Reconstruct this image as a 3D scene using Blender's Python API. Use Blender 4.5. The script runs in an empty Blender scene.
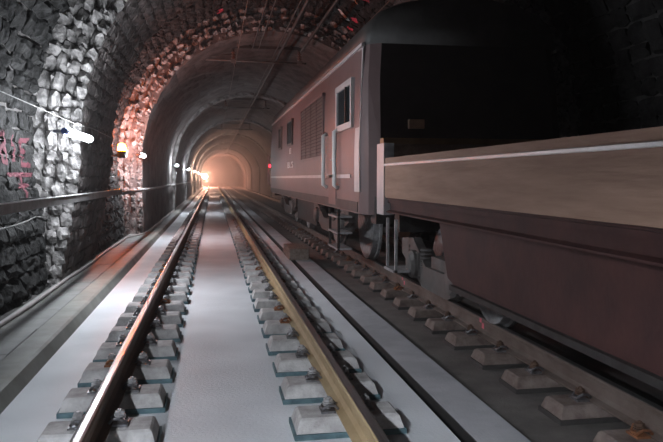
import bpy, math, random
import numpy as np
from mathutils import Vector, Matrix
from mathutils.bvhtree import BVHTree

random.seed(7)
rng = np.random.default_rng(7)
S = bpy.context.scene
COL = S.collection
PI = math.pi

# ------------------------------------------------------------------ camera
CZ = 1.585                                   # eye height above the slab (m)
F = 680.0                                   # focal length in pixels of a 663 px wide frame
cam_d = bpy.data.cameras.new('camera')
cam_d.sensor_width = 36.0
cam_d.lens = F / 663.0 * 36.0
cam_d.clip_start = 0.05
cam_d.clip_end = 600
cam = bpy.data.objects.new('camera', cam_d)
COL.objects.link(cam)
cam.location = (0, 0, CZ)
PITCH = math.atan(43.0 / F)
YAW = math.atan(118.5 * math.cos(PITCH) / F)
cam.rotation_euler = (PI / 2 - PITCH, 0, -YAW)
S.camera = cam

# ------------------------------------------------------------------ world: dark, dusty air
W = bpy.data.worlds.new('world')
S.world = W
W.use_nodes = True
wn = W.node_tree.nodes
wl = W.node_tree.links
wn['Background'].inputs['Color'].default_value = (0, 0, 0, 1)
wn['Background'].inputs['Strength'].default_value = 0.0
vs = wn.new('ShaderNodeVolumeScatter')
vs.inputs['Color'].default_value = (0.95, 0.93, 0.92, 1)
# the dust hangs thicker further down the bore
wg = wn.new('ShaderNodeNewGeometry')
wx_ = wn.new('ShaderNodeSeparateXYZ')
wm = wn.new('ShaderNodeMapRange')
wm.inputs['From Min'].default_value = 12.0
wm.inputs['From Max'].default_value = 75.0
wm.inputs['To Min'].default_value = 0.0015
wm.inputs['To Max'].default_value = 0.016
wl.new(wg.outputs['Position'], wx_.inputs[0])
wl.new(wx_.outputs['Y'], wm.inputs['Value'])
wl.new(wm.outputs[0], vs.inputs['Density'])
W.cycles.volume_step_size = 5.0
vs.inputs['Anisotropy'].default_value = 0.35
wl.new(vs.outputs[0], wn['World Output'].inputs['Volume'])

S.view_settings.view_transform = 'Standard'
S.view_settings.look = 'None'
S.view_settings.gamma = 1.0
S.view_settings.use_curve_mapping = False
S.view_settings.exposure = 0.42

# lamp strengths (emission of the tubes / bulbs), one place to tune
TUBE_E = 260.0
TUBE_NEAR_E = 600.0
ORANGE_E = 600.0
FLOOD_E = 2400.0
TUBE_COL = (0.86, 0.92, 1.0)

# ------------------------------------------------------------------ materials
MATS = {}

def nodes_of(m):
    return m.node_tree.nodes, m.node_tree.links


def mat(name, col, rough=0.8, metal=0.0, col2=None, scale=6.0, bump=0.0, bscale=None, detail=6.0,
        mask=(0.35, 0.65), stretch=(1, 1, 1), spec=0.4, dust=None, dust_amt=0.5):
    """Procedural surface: two noise-mixed colours, optional bump, optional dust on up-facing faces' grain."""
    if name in MATS:
        return MATS[name]
    m = bpy.data.materials.new(name)
    m.use_nodes = True
    N, L = nodes_of(m)
    b = N['Principled BSDF']
    b.inputs['Roughness'].default_value = rough
    b.inputs['Metallic'].default_value = metal
    b.inputs['Specular IOR Level'].default_value = spec
    tc = N.new('ShaderNodeTexCoord')
    geo = N.new('ShaderNodeNewGeometry')
    mp = N.new('ShaderNodeMapping')
    mp.inputs['Scale'].default_value = stretch
    L.new(geo.outputs['Position'], mp.inputs['Vector'])
    n = N.new('ShaderNodeTexNoise')
    n.inputs['Scale'].default_value = scale
    n.inputs['Detail'].default_value = detail
    n.inputs['Roughness'].default_value = 0.65
    L.new(mp.outputs[0], n.inputs['Vector'])
    r = N.new('ShaderNodeValToRGB')
    r.color_ramp.elements[0].position = mask[0]
    r.color_ramp.elements[1].position = mask[1]
    c2 = col2 or tuple(c * 0.7 for c in col)
    r.color_ramp.elements[0].color = (*c2, 1)
    r.color_ramp.elements[1].color = (*col, 1)
    L.new(n.outputs['Fac'], r.inputs['Fac'])
    out = r.outputs['Color']
    if dust:
        n3 = N.new('ShaderNodeTexNoise')
        n3.inputs['Scale'].default_value = scale * 4
        n3.inputs['Detail'].default_value = 4
        L.new(mp.outputs[0], n3.inputs['Vector'])
        r3 = N.new('ShaderNodeValToRGB')
        r3.color_ramp.elements[0].position = 0.45
        r3.color_ramp.elements[1].position = 0.7
        L.new(n3.outputs['Fac'], r3.inputs['Fac'])
        mul = N.new('ShaderNodeMath')
        mul.operation = 'MULTIPLY'
        mul.inputs[1].default_value = dust_amt
        L.new(r3.outputs['Color'], mul.inputs[0])
        mx = N.new('ShaderNodeMix')
        mx.data_type = 'RGBA'
        L.new(mul.outputs[0], mx.inputs['Factor'])
        L.new(out, mx.inputs['A'])
        mx.inputs['B'].default_value = (*dust, 1)
        out = mx.outputs['Result']
    L.new(out, b.inputs['Base Color'])
    if bump > 0:
        n2 = N.new('ShaderNodeTexNoise')
        n2.inputs['Scale'].default_value = bscale or scale * 5
        n2.inputs['Detail'].default_value = 5
        L.new(mp.outputs[0], n2.inputs['Vector'])
        bp = N.new('ShaderNodeBump')
        bp.inputs['Strength'].default_value = 1.0
        bp.inputs['Distance'].default_value = bump
        L.new(n2.outputs['Fac'], bp.inputs['Height'])
        L.new(bp.outputs[0], b.inputs['Normal'])
    MATS[name] = m
    return m


def emit(name, col, strength):
    if name in MATS:
        return MATS[name]
    m = bpy.data.materials.new(name)
    m.use_nodes = True
    N, L = nodes_of(m)
    N.remove(N['Principled BSDF'])
    e = N.new('ShaderNodeEmission')
    e.inputs['Color'].default_value = (*col, 1)
    e.inputs['Strength'].default_value = strength
    L.new(e.outputs[0], N['Material Output'].inputs['Surface'])
    MATS[name] = m
    return m


M_ROCK = mat('rubble_stone', (0.030, 0.029, 0.028), 0.95, col2=(0.005, 0.005, 0.0048), scale=2.6, bump=0.05, bscale=11.0,
             mask=(0.34, 0.66), spec=0.08, dust=(0.06, 0.06, 0.06), dust_amt=0.35)
M_VROCK = mat('dark_vault_rubble', (0.026, 0.025, 0.024), 0.8, col2=(0.005, 0.0048, 0.0046), scale=2.6, bump=0.05, bscale=11.0,
              mask=(0.34, 0.66), spec=0.3, dust=(0.05, 0.05, 0.05), dust_amt=0.3)  # dark rubble for the vault stones
M_RROCK = mat('dark_wall_rubble', (0.035, 0.032, 0.031), 0.85, col2=(0.012, 0.011, 0.011), scale=2.6, bump=0.04, bscale=10.0, spec=0.2)  # dark rubble for the right wall stones
M_MORTAR = mat('sooty_mortar', (0.075, 0.068, 0.065), 0.9, col2=(0.03, 0.028, 0.027), scale=3, bump=0.02, bscale=14)
M_VAULT = mat('sooty_vault_stone', (0.13, 0.112, 0.106), 0.85, col2=(0.045, 0.038, 0.036), scale=1.8, bump=0.05, bscale=7)
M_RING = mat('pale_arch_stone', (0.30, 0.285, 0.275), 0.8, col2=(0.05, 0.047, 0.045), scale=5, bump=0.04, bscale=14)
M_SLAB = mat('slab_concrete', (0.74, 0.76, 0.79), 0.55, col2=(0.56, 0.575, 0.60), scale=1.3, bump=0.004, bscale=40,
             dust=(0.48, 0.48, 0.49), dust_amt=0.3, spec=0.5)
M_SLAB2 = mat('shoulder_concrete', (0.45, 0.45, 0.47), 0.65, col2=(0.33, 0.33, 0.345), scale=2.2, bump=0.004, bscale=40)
M_SLAB3 = mat('far_track_concrete', (0.15, 0.135, 0.125), 0.85, col2=(0.085, 0.075, 0.07), scale=2.0, bump=0.006, bscale=40)  # darker than the near slab; light fall-off is put into the colour
M_WALK = mat('walkway_concrete', (0.27, 0.27, 0.26), 0.6, col2=(0.19, 0.19, 0.18), scale=2.5, bump=0.004, bscale=50)
M_KERB = mat('kerb_concrete', (0.30, 0.30, 0.275), 0.6, col2=(0.19, 0.19, 0.165), scale=2.0, bump=0.005, bscale=35)
M_BLOCK = mat('sleeper_concrete', (0.50, 0.485, 0.48), 0.75, col2=(0.28, 0.265, 0.26), scale=7, bump=0.004, bscale=60)
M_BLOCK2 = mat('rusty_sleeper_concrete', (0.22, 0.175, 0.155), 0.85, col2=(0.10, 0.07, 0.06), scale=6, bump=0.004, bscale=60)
M_BOOT = mat('teal_rubber_boot', (0.10, 0.17, 0.19), 0.6, col2=(0.05, 0.085, 0.10), scale=12)
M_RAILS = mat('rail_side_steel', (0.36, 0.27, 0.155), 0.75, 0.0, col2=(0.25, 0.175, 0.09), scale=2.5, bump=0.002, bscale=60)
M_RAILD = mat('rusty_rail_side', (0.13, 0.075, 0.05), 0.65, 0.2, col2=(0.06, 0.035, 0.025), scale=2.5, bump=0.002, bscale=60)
M_RAILT = mat('polished_rail_head', (0.33, 0.325, 0.32), 0.33, 0.9, col2=(0.22, 0.21, 0.205), scale=5, stretch=(8, 0.5, 8))
M_STEEL = mat('galvanised_steel', (0.42, 0.42, 0.43), 0.5, 0.35, col2=(0.25, 0.24, 0.24), scale=12)
M_CLIP = mat('clip_steel', (0.30, 0.30, 0.32), 0.38, 0.8, col2=(0.12, 0.11, 0.11), scale=20)
M_RUST = mat('rust_steel', (0.30, 0.12, 0.05), 0.7, 0.3, col2=(0.12, 0.05, 0.03), scale=10)
M_DARK = mat('dark_iron', (0.05, 0.047, 0.045), 0.6, 0.4, col2=(0.025, 0.023, 0.022), scale=8)
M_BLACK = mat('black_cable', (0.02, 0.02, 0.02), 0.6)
M_PVC = mat('pale_plastic_pipe', (0.42, 0.38, 0.37), 0.5, col2=(0.30, 0.27, 0.26), scale=5)
M_HOUS = mat('lamp_housing_grey', (0.35, 0.37, 0.42), 0.4, col2=(0.28, 0.3, 0.36), scale=8)
M_BLUE = mat('blue_lamp_cap', (0.10, 0.16, 0.50), 0.4)
M_PAINT = mat('red_marking_paint', (0.075, 0.010, 0.018), 0.85, col2=(0.035, 0.006, 0.010), scale=20)
M_PAINT2 = mat('brightened_red_paint', (0.65, 0.07, 0.12), 0.7, col2=(0.45, 0.05, 0.08), scale=20)  # red brightened to lift the marks on the dim vault
M_WPAINT = mat('white_marking_paint', (0.65, 0.62, 0.62), 0.8, col2=(0.4, 0.38, 0.38), scale=14)
M_LOCO = mat('brown_loco_paint', (0.155, 0.103, 0.102), 0.5, col2=(0.125, 0.083, 0.082), scale=1.5, spec=0.5)
M_FACE = mat('shaded_cab_front', (0.035, 0.027, 0.026), 0.6, col2=(0.02, 0.016, 0.016), scale=2)  # cab end darkened; its shade is put into the colour
M_ROOF = mat('loco_roof_grey', (0.06, 0.056, 0.054), 0.6, col2=(0.035, 0.033, 0.032), scale=3)
M_LOCOL = mat('loco_pale_trim', (0.50, 0.48, 0.48), 0.45, col2=(0.40, 0.38, 0.38), scale=4)
M_WHITE = mat('white_enamel_and_glint', (0.75, 0.74, 0.73), 0.4, col2=(0.65, 0.64, 0.63), scale=6)
M_GRILLE = mat('grey_louvre', (0.14, 0.13, 0.125), 0.55, 0.2, col2=(0.10, 0.09, 0.085), scale=6)
M_GLASS = mat('dark_cab_glass', (0.02, 0.03, 0.035), 0.08, spec=0.7)
M_WOOD = mat('weathered_board', (0.40, 0.26, 0.19), 0.75, col2=(0.29, 0.18, 0.13), scale=2.2, stretch=(6, 0.5, 6), bump=0.004, bscale=8)
M_SILL = mat('wagon_brown_steel', (0.06, 0.021, 0.018), 0.75, 0.0, col2=(0.034, 0.012, 0.011), scale=2.5, bump=0.003, bscale=20)
M_TIMB = mat('old_timber', (0.23, 0.18, 0.15), 0.85, col2=(0.12, 0.09, 0.075), scale=6, stretch=(4, 0.8, 4), bump=0.004, bscale=20)
M_COPPER = mat('contact_copper', (0.16, 0.11, 0.085), 0.6, 0.2, col2=(0.08, 0.055, 0.045), scale=6)
M_LINE2 = mat('zinc_channel', (0.30, 0.295, 0.29), 0.55, 0.2, col2=(0.2, 0.195, 0.19), scale=6)
M_LINE = mat('dull_line_steel', (0.13, 0.125, 0.12), 0.6, 0.3, col2=(0.08, 0.075, 0.07), scale=8)
M_INSUL = mat('brown_insulator', (0.12, 0.06, 0.045), 0.3, col2=(0.08, 0.04, 0.03), scale=8)
M_TUBE = emit('lit_tube', TUBE_COL, TUBE_E)
M_TUBEN = emit('lit_tube_near', TUBE_COL, TUBE_NEAR_E)
M_TUBE1 = emit('lit_tube_first', TUBE_COL, TUBE_E * 0.58)
M_TUBE2 = emit('lit_tube_second', TUBE_COL, TUBE_E * 0.9)
M_TUBEF = emit('lit_tube_far', TUBE_COL, TUBE_E * 0.6)
M_TUBEW = emit('lit_tube_warm', (1.0, 0.62, 0.45), TUBE_E * 2.0)
M_ORANGE = emit('lit_orange_lens', (1.0, 0.14, 0.004), ORANGE_E)
M_FLOOD = emit('lit_warm_lens', (1.0, 0.40, 0.26), FLOOD_E)
M_RED = emit('lit_tail_lens', (1.0, 0.03, 0.05), 4.0)
M_HEAD = emit('lit_amber_marker', (1.0, 0.35, 0.08), 3.0)

# ------------------------------------------------------------------ helpers


class MB:
    """Collects vertices and faces; build() links them as ONE mesh object."""

    def __init__(self):
        self.v = []
        self.f = []
        self.mi = []

    def add(self, vs, fs, mi=0):
        o = len(self.v)
        self.v.extend([tuple(p) for p in vs])
        self.f.extend([tuple(i + o for i in q) for q in fs])
        self.mi.extend([mi] * len(fs))
        return self

    def box(self, x0, x1, y0, y1, z0, z1, mi=0):
        vs = [(x0, y0, z0), (x1, y0, z0), (x1, y1, z0), (x0, y1, z0), (x0, y0, z1), (x1, y0, z1), (x1, y1, z1), (x0, y1, z1)]
        fs = [(3, 2, 1, 0), (4, 5, 6, 7), (0, 1, 5, 4), (1, 2, 6, 5), (2, 3, 7, 6), (3, 0, 4, 7)]
        return self.add(vs, fs, mi)

    def bbox(self, x0, x1, y0, y1, z0, z1, b=0.01, mi=0):
        """box with chamfered vertical + top edges"""
        vs = []
        for z, i in ((z0, 0), (z1 - b, 0), (z1, b)):
            X0, X1, Y0, Y1 = x0 + i, x1 - i, y0 + i, y1 - i
            vs += [(X0 + b, Y0, z), (X1 - b, Y0, z), (X1, Y0 + b, z), (X1, Y1 - b, z), (X1 - b, Y1, z), (X0 + b, Y1, z), (X0, Y1 - b, z), (X0, Y0 + b, z)]
        fs = [tuple(range(7, -1, -1)), tuple(range(16, 24))]
        for k in (0, 8):
            for i in range(8):
                j = (i + 1) % 8
                fs.append((k + i, k + j, k + 8 + j, k + 8 + i))
        return self.add(vs, fs, mi)

    def prism(self, prof, y0, y1, axis='y', mi=0):
        """closed profile [(a,b)] extruded; axis y: (x,z) profile; axis x: (y,z) profile"""
        n = len(prof)
        vs = []
        for t in (y0, y1):
            for a, b in prof:
                vs.append((a, t, b) if axis == 'y' else ((t, a, b) if axis == 'x' else (a, b, t)))
        fs = [tuple(range(n)), tuple(range(2 * n - 1, n - 1, -1))]
        for i in range(n):
            j = (i + 1) % n
            fs.append((i, i + n, j + n, j))
        return self.add(vs, fs, mi)

    def tube(self, pts, r, seg=8, cap=True, mi=0):
        pts = [Vector(p) for p in pts]
        vs = []
        fs = []
        up = None
        for i, p in enumerate(pts):
            d = (pts[min(i + 1, len(pts) - 1)] - pts[max(i - 1, 0)]).normalized()
            if up is None:
                up = Vector((0, 0, 1)) if abs(d.z) < 0.9 else Vector((1, 0, 0))
            a = d.cross(up).normalized()
            b = a.cross(d).normalized()
            up = b
            rr = r[i] if isinstance(r, (list, tuple)) else r
            for k in range(seg):
                t = 2 * PI * k / seg
                vs.append(p + a * math.cos(t) * rr + b * math.sin(t) * rr)
        n = len(pts)
        for i in range(n - 1):
            for k in range(seg):
                k2 = (k + 1) % seg
                fs.append((i * seg + k, i * seg + k2, (i + 1) * seg + k2, (i + 1) * seg + k))
        if cap:
            fs.append(tuple(range(seg - 1, -1, -1)))
            fs.append(tuple(range((n - 1) * seg, n * seg)))
        return self.add(vs, fs, mi)

    def lathe(self, c, axis, prof, seg=12, mi=0):
        """prof [(t, r)] along the axis"""
        c = Vector(c)
        ax = Vector(axis).normalized()
        return self.tube([c + ax * t for t, r in prof], [max(r, 1e-4) for t, r in prof], seg, True, mi) if len(prof) > 1 else self

    def mesh(self, name, mats, smooth=False):
        me = bpy.data.meshes.new(name)
        me.from_pydata(self.v, [], self.f)
        for m in (mats if isinstance(mats, (list, tuple)) else [mats]):
            me.materials.append(m)
        me.polygons.foreach_set('material_index', self.mi)
        if smooth:
            me.polygons.foreach_set('use_smooth', [True] * len(self.f))
        me.update()
        return me

    def build(self, name, mats, parent=None, smooth=False):
        return link(name, self.mesh(name, mats, smooth), parent)


def link(name, me, parent=None):
    o = bpy.data.objects.new(name, me)
    COL.objects.link(o)
    if parent is not None:
        o.parent = parent
    return o


def empty(name, loc=(0, 0, 0)):
    o = bpy.data.objects.new(name, None)
    o.empty_display_size = 0.2
    COL.objects.link(o)
    o.location = loc
    return o


def tag(o, label=None, cat=None, group=None, kind=None):
    if label:
        o['label'] = label
    if cat:
        o['category'] = cat
    if group:
        o['group'] = group
    if kind:
        o['kind'] = kind
    return o


# ------------------------------------------------------------------ tunnel shape
TCX, TCZ = 1.67, 2.02                      # arch centre
RW, RN = 4.13, 3.52                        # wide rubble stretch, narrower stretch beyond the step
Y0, YSTEP, YEND = -9.0, 18.5, 290.0
YR0, YR1 = 10.1, 13.3                      # the nearer stone rib stands from here to here


TH_V = -0.25


def prof_wide(th, r):
    """th: 0 = left horizontal, pi/2 = crown, pi = right; the feet of the walls stand upright"""
    if th < TH_V:
        return TCX - r * math.cos(TH_V), TCZ + r * math.sin(TH_V) + (th - TH_V) * r
    if th > PI - TH_V:
        return TCX + r * math.cos(TH_V), TCZ + r * math.sin(TH_V) - (th - PI + TH_V) * r
    return TCX - r * math.cos(th), TCZ + r * math.sin(th)


def prof_narrow(s, r):
    """below the springing the side walls stand upright (s < 0 counted as arc length / RN)"""
    if s < 0:
        return TCX - r, TCZ + s * RN
    if s > PI:
        return TCX + r, TCZ - (s - PI) * RN
    return TCX - r * math.cos(s), TCZ + r * math.sin(s)


TH_BASE = -0.55                            # where the wide arch meets the ground
TH_L = 0.62                                # wall / vault border
SB = -TCZ / RN - 0.1


def shell(name, prof, r, a0, a1, y0, y1, m, na, ny, jitter, label, rough_seed=0):
    g = np.random.default_rng(rough_seed)
    b = MB()
    vs = []
    for j in range(ny + 1):
        y = y0 + (y1 - y0) * j / ny
        for i in range(na + 1):
            a = a0 + (a1 - a0) * i / na
            rr = r - jitter * g.random()
            x, z = prof(a, rr)
            vs.append((x, y, z))
    fs = []
    for j in range(ny):
        for i in range(na):
            q = j * (na + 1) + i
            fs.append((q, q + na + 1, q + na + 2, q + 1))
    # outer skin so the lining has thickness
    o = len(vs)
    for y in (y0, y1):
        for i in range(na + 1):
            a = a0 + (a1 - a0) * i / na
            x, z = prof(a, r + 0.35)
            vs.append((x, y, z))
    for i in range(na):
        fs.append((o + i, o + i + 1, o + na + 2 + i, o + na + 1 + i))
        fs.append((i, i + 1, o + i + 1, o + i))
        q = ny * (na + 1)
        fs.append((q + i, o + na + 1 + i, o + na + 2 + i, q + i + 1))
    b.add(vs, fs)
    ob = b.build(name, m)
    tag(ob, label, None, None, 'structure')
    return ob


wall_left = shell('wall_left', prof_wide, RW + 0.05, TH_BASE, TH_L, Y0, YSTEP, M_MORTAR, 8, 20, 0.0,
                  'rough rubble stone tunnel wall beside the walkway')
ceiling = shell('ceiling', prof_wide, RW + 0.05, TH_L, PI - TH_L, Y0, YSTEP, M_MORTAR, 14, 20, 0.0,
                'dark rubble stone vault over the nearer stretch of tunnel')
wall_right = shell('wall_right', prof_wide, RW + 0.05, PI - TH_L, PI - TH_BASE, Y0, YSTEP, M_MORTAR, 8, 20, 0.0,
                   'dark stone tunnel wall behind the moving train')

wl2 = shell('wall_left_far', prof_narrow, RN, SB, 0.45, YSTEP + 0.01, YEND, M_VAULT, 10, 420, 0.05,
            'sooty left tunnel wall running back past the stone arch step', 3)
ce2 = shell('ceiling_far', prof_narrow, RN, 0.45, PI - 0.45, YSTEP + 0.01, YEND, M_VAULT, 24, 420, 0.06,
            'sooty vault running back past the stone arch step', 4)
wr2 = shell('wall_right_far', prof_narrow, RN, PI - 0.45, PI - SB, YSTEP + 0.01, YEND, M_VAULT, 10, 420, 0.05,
            'sooty right tunnel wall running back behind the locomotive', 5)
bb = MB()
bb.box(TCX - 4.6, TCX + 4.6, YEND, YEND + 0.4, -0.6, 6.8)
tag(bb.build('wall_back', M_VAULT), 'hazy far end of the tunnel beyond the orange light', None, None, 'structure')
bb = MB()
bb.box(TCX - 4.6, TCX + 4.6, Y0 - 0.4, Y0, -0.6, 6.8)
tag(bb.build('wall_front', M_MORTAR), 'tunnel closing wall behind the viewer', None, None, 'structure')

# ---- rubble stones -------------------------------------------------
NV = 26
VAR = []                                    # (verts, faces) of unit stones, n = inward
for k in range(NV):
    g = np.random.default_rng(100 + k)
    n = 4
    vs = []
    tilt_a, tilt_b = g.normal(0, 0.14), g.normal(0, 0.14)
    for j in range(n):
        for i in range(n):
            a = -0.5 + i / (n - 1)
            bq = -0.5 + j / (n - 1)
            edge = (i in (0, n - 1)) + (j in (0, n - 1))
            h = 0.62 + tilt_a * a * 1.6 + tilt_b * bq * 1.6 + g.normal(0, 0.17)
            h -= 0.28 * (edge == 1) + 0.55 * (edge == 2)
            if edge == 2:
                a *= 0.84
                bq *= 0.86
            elif edge == 1:
                a *= 0.97
                bq *= 0.97
            a += g.normal(0, 0.035)
            bq += g.normal(0, 0.035)
            vs.append((a, bq, max(h, 0.08)))
    fs = []
    for j in range(n - 1):
        for i in range(n - 1):
            q = j * n + i
            fs.append((q, q + 1, q + n + 1, q + n))
    rim = [0, 1, 2, 3, 7, 11, 15, 14, 13, 12, 8, 4]
    o = len(vs)
    for r_ in rim:
        vs.append((vs[r_][0], vs[r_][1], -0.15))
    m_ = len(rim)
    for i in range(m_):
        j = (i + 1) % m_
        fs.append((rim[j], rim[i], o + i, o + j))
    VAR.append((np.array(vs), fs))
VMESH = []
for k, (v, f) in enumerate(VAR):
    me = bpy.data.meshes.new('stone')
    me.from_pydata([tuple(p) for p in v], [], f)
    me.materials.append(M_ROCK)
    VMESH.append(me)
SMESH = {}
for mm in (M_ROCK, M_VROCK, M_RROCK):
    SMESH[mm.name] = []
    for me in VMESH:
        m2 = me.copy()
        m2.materials.clear()
        m2.materials.append(mm)
        SMESH[mm.name].append(m2)


def stone_matrix(th, r, y, w, l, d, tw=0.0):
    x, z = prof_wide(th, r)
    tc = min(max(th, 0.0 if th < TH_V else th), PI if th > PI - TH_V else th)
    nrm = Vector((math.cos(tc), 0, -math.sin(tc)))       # inward
    tan = Vector((math.sin(tc), 0, math.cos(tc)))        # up along the arch
    yy = Vector((0, 1, 0))
    if tw:
        R = Matrix.Rotation(tw, 3, nrm)
        tan, yy = R @ tan, R @ yy
    M = Matrix.Identity(4)
    for c, (vec, s) in enumerate(((tan, w), (yy, l), (nrm, d))):
        for r_ in range(3):
            M[r_][c] = vec[r_] * s
    M[0][3], M[1][3], M[2][3] = x, y, z
    return M


courses = []
th = TH_BASE
while th < PI - TH_BASE:
    h = random.uniform(0.17, 0.30)
    courses.append((th + h / 2 / RW, h))
    th += h / RW
stones = {'l': [], 'c': [], 'r': []}
for th, h in courses:
    zone = 'l' if th < TH_L else ('r' if th > PI - TH_L else 'c')
    y = -1.5 if zone != 'r' else 1.0
    y -= random.random() * 0.4
    while y < YSTEP - 0.12:
        l = random.uniform(0.28, 0.62)
        if y < YR0 < y + l:
            l = YR0 - y
        if YR0 <= y < YR1:
            y = YR1
            continue
        if l < 0.06:
            y += l + 1e-4
            continue
        if y + l > YSTEP - 0.03:
            l = YSTEP - 0.03 - y
            if l < 0.08:
                break
        d = random.uniform(0.05, 0.11)
        M = stone_matrix(th + random.gauss(0, 0.003), RW + 0.03, y + l / 2, h * 1.0, l * 1.0, d, random.gauss(0, 0.03))
        stones[zone].append((random.randrange(NV), M, y + l / 2, th))
        y += l


def emit_stones(parent, lst, lo, hi, maxn=300, mm=M_ROCK):
    vis = [s for s in lst if lo <= s[2] <= hi[0] and s[3] <= hi[1]]
    vis.sort(key=lambda s: s[2])
    keep = set(id(s) for s in vis[:maxn])
    sv, sf = [], []
    off = 0
    for s in lst:
        if id(s) in keep:
            o = bpy.data.objects.new('stone', SMESH[mm.name][s[0]])
            COL.objects.link(o)
            o.parent = parent
            o.matrix_world = s[1]
        else:
            v, f = VAR[s[0]]
            m = np.array(s[1])
            p = v @ m[:3, :3].T + m[:3, 3]
            sv.append(p)
            sf.extend([tuple(i + off for i in q) for q in f])
            off += len(v)
    me = bpy.data.meshes.new('stone_rest')
    me.from_pydata([tuple(p) for p in np.concatenate(sv)], [], sf)
    me.materials.append(mm)
    ob = link('stonework', me, parent)
    ob['kind'] = 'stuff'


emit_stones(wall_left, stones['l'], 5.9, (18.4, 9))
emit_stones(ceiling, stones['c'], 6.8, (18.4, 1.75), 300, M_VROCK)
emit_stones(wall_right, stones['r'], 2.0, (9.5, 9), 300, M_RROCK)

# surface to lay paint on
bv, bf = [], []
for zone in ('l', 'c'):
    for s in stones[zone]:
        v, f = VAR[s[0]]
        m = np.array(s[1])
        p = v @ m[:3, :3].T + m[:3, 3]
        o = len(bv)
        bv.extend([tuple(q) for q in p])
        bf.extend([tuple(i + o for i in q) for q in f])
BVH = BVHTree.FromPolygons([Vector(v) for v in bv], bf)


def on_stone(th, y):
    d = Vector((-math.cos(th), 0, math.sin(th)))
    o = Vector((TCX, y, TCZ)) + d * 2.5
    hit = BVH.ray_cast(o, d)
    if hit[0] is None:
        x, z = prof_wide(th, RW)
        return Vector((x, y, z)) - d * 0.02
    return hit[0] - d * 0.008


def paint(name, strokes, w, m, parent, label=None):
    """strokes: polylines of (y, theta) laid onto the stones as a thin conforming skin"""
    b = MB()
    for st in strokes:
        pts = []
        for (y0, t0), (y1, t1) in zip(st[:-1], st[1:]):
            L = math.hypot(y1 - y0, (t1 - t0) * RW)
            k = max(2, int(L / 0.03))
            for i in range(k):
                u = i / k
                pts.append((y0 + (y1 - y0) * u, t0 + (t1 - t0) * u))
        pts.append(st[-1])
        ring = []
        for i, (y, t) in enumerate(pts):
            a, c = pts[max(i - 1, 0)], pts[min(i + 1, len(pts) - 1)]
            dy, dt = c[0] - a[0], (c[1] - a[1]) * RW
            n = math.hypot(dy, dt) or 1
            py, pt = -dt / n, dy / n
            ww = w * random.uniform(0.75, 1.15)
            row = []
            for q in (-0.5, -0.17, 0.17, 0.5):
                row.append(on_stone(t + pt * q * ww / RW, y + py * q * ww))
            ring.append(row)
        vs = [p for row in ring for p in row]
        fs = []
        for i in range(len(ring) - 1):
            for k in range(3):
                q = i * 4 + k
                fs.append((q, q + 1, q + 5, q + 4))
        b.add(vs, fs)
    o = b.build(name, m, parent)
    if label:
        o['label'] = label
    return o


# graffiti 1 1 E and an arrow-like mark below, at about 9-10 m on the left wall
def th_at(z):
    return math.asin((z - TCZ) / RW)


gy, gz = 8.55, CZ + 0.30
T = lambda z: th_at(gz + z)
paint('red_numerals', [
    [(gy, T(0.20)), (gy + 0.10, T(0.24)), (gy + 0.16, T(0.12)), (gy + 0.02, T(0.06)), (gy + 0.02, T(-0.10)), (gy + 0.16, T(-0.12)), (gy + 0.20, T(0.04)), (gy + 0.10, T(0.06))],
    [(gy + 0.50, T(0.24)), (gy + 0.52, T(-0.10))],
    [(gy + 1.2, T(0.20)), (gy + 0.85, T(0.18)), (gy + 0.82, T(0.05)), (gy + 1.1, T(0.05)), (gy + 0.82, T(0.05)), (gy + 0.84, T(-0.13)), (gy + 1.3, T(-0.13))]],
    0.07, M_PAINT, wall_left, 'red sprayed numerals on the rough stone')
paint('red_arrow_mark', [
    [(gy + 0.2, T(-0.26)), (gy + 1.35, T(-0.26))],
    [(gy + 0.75, T(-0.26)), (gy + 0.78, T(-0.62))],
    [(gy + 0.5, T(-0.40)), (gy + 1.0, T(-0.40))]],
    0.06, M_PAINT, wall_left, 'red sprayed cross mark below the numerals')
for (y, t, dy) in ((18.0, 1.208, 0.3), (15.6, 2.03, 0.3), (17.4, 2.06, 0.3), (18.25, 2.08, 0.2)):
    paint('red_survey_mark', [[(y - dy / 2, t), (y + dy / 2, t + 0.015)], [(y, t - 0.02), (y, t + 0.02)]], 0.16, M_PAINT2, ceiling,
          'red sprayed survey dot on the vault')
for (y, t) in ((15.9, 1.92), (17.5, 1.95)):
    paint('white_survey_mark', [[(y - 0.25, t), (y + 0.25, t + 0.09)]], 0.12, M_WPAINT, ceiling, 'white smeared survey stroke on the vault')

# ---- rubble arch rings whose faces look towards the viewer ------------
RSV = []
for k in range(10):
    v, f = VAR[k]
    me = bpy.data.meshes.new('ring_stone')
    me.from_pydata([tuple(p) for p in v], [], f)
    me.materials.append(M_RING)
    RSV.append(me)


def prof_rib(s, r):
    """like prof_narrow, but the foot of the side walls batters outwards"""
    x, z = prof_narrow(s, r)
    if s < 0:
        x -= 0.33 * min(1.0, -s * RN / 1.9) ** 1.3
    elif s > PI:
        x += 0.33 * min(1.0, (s - PI) * RN / 1.9) ** 1.3
    return x, z


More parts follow.
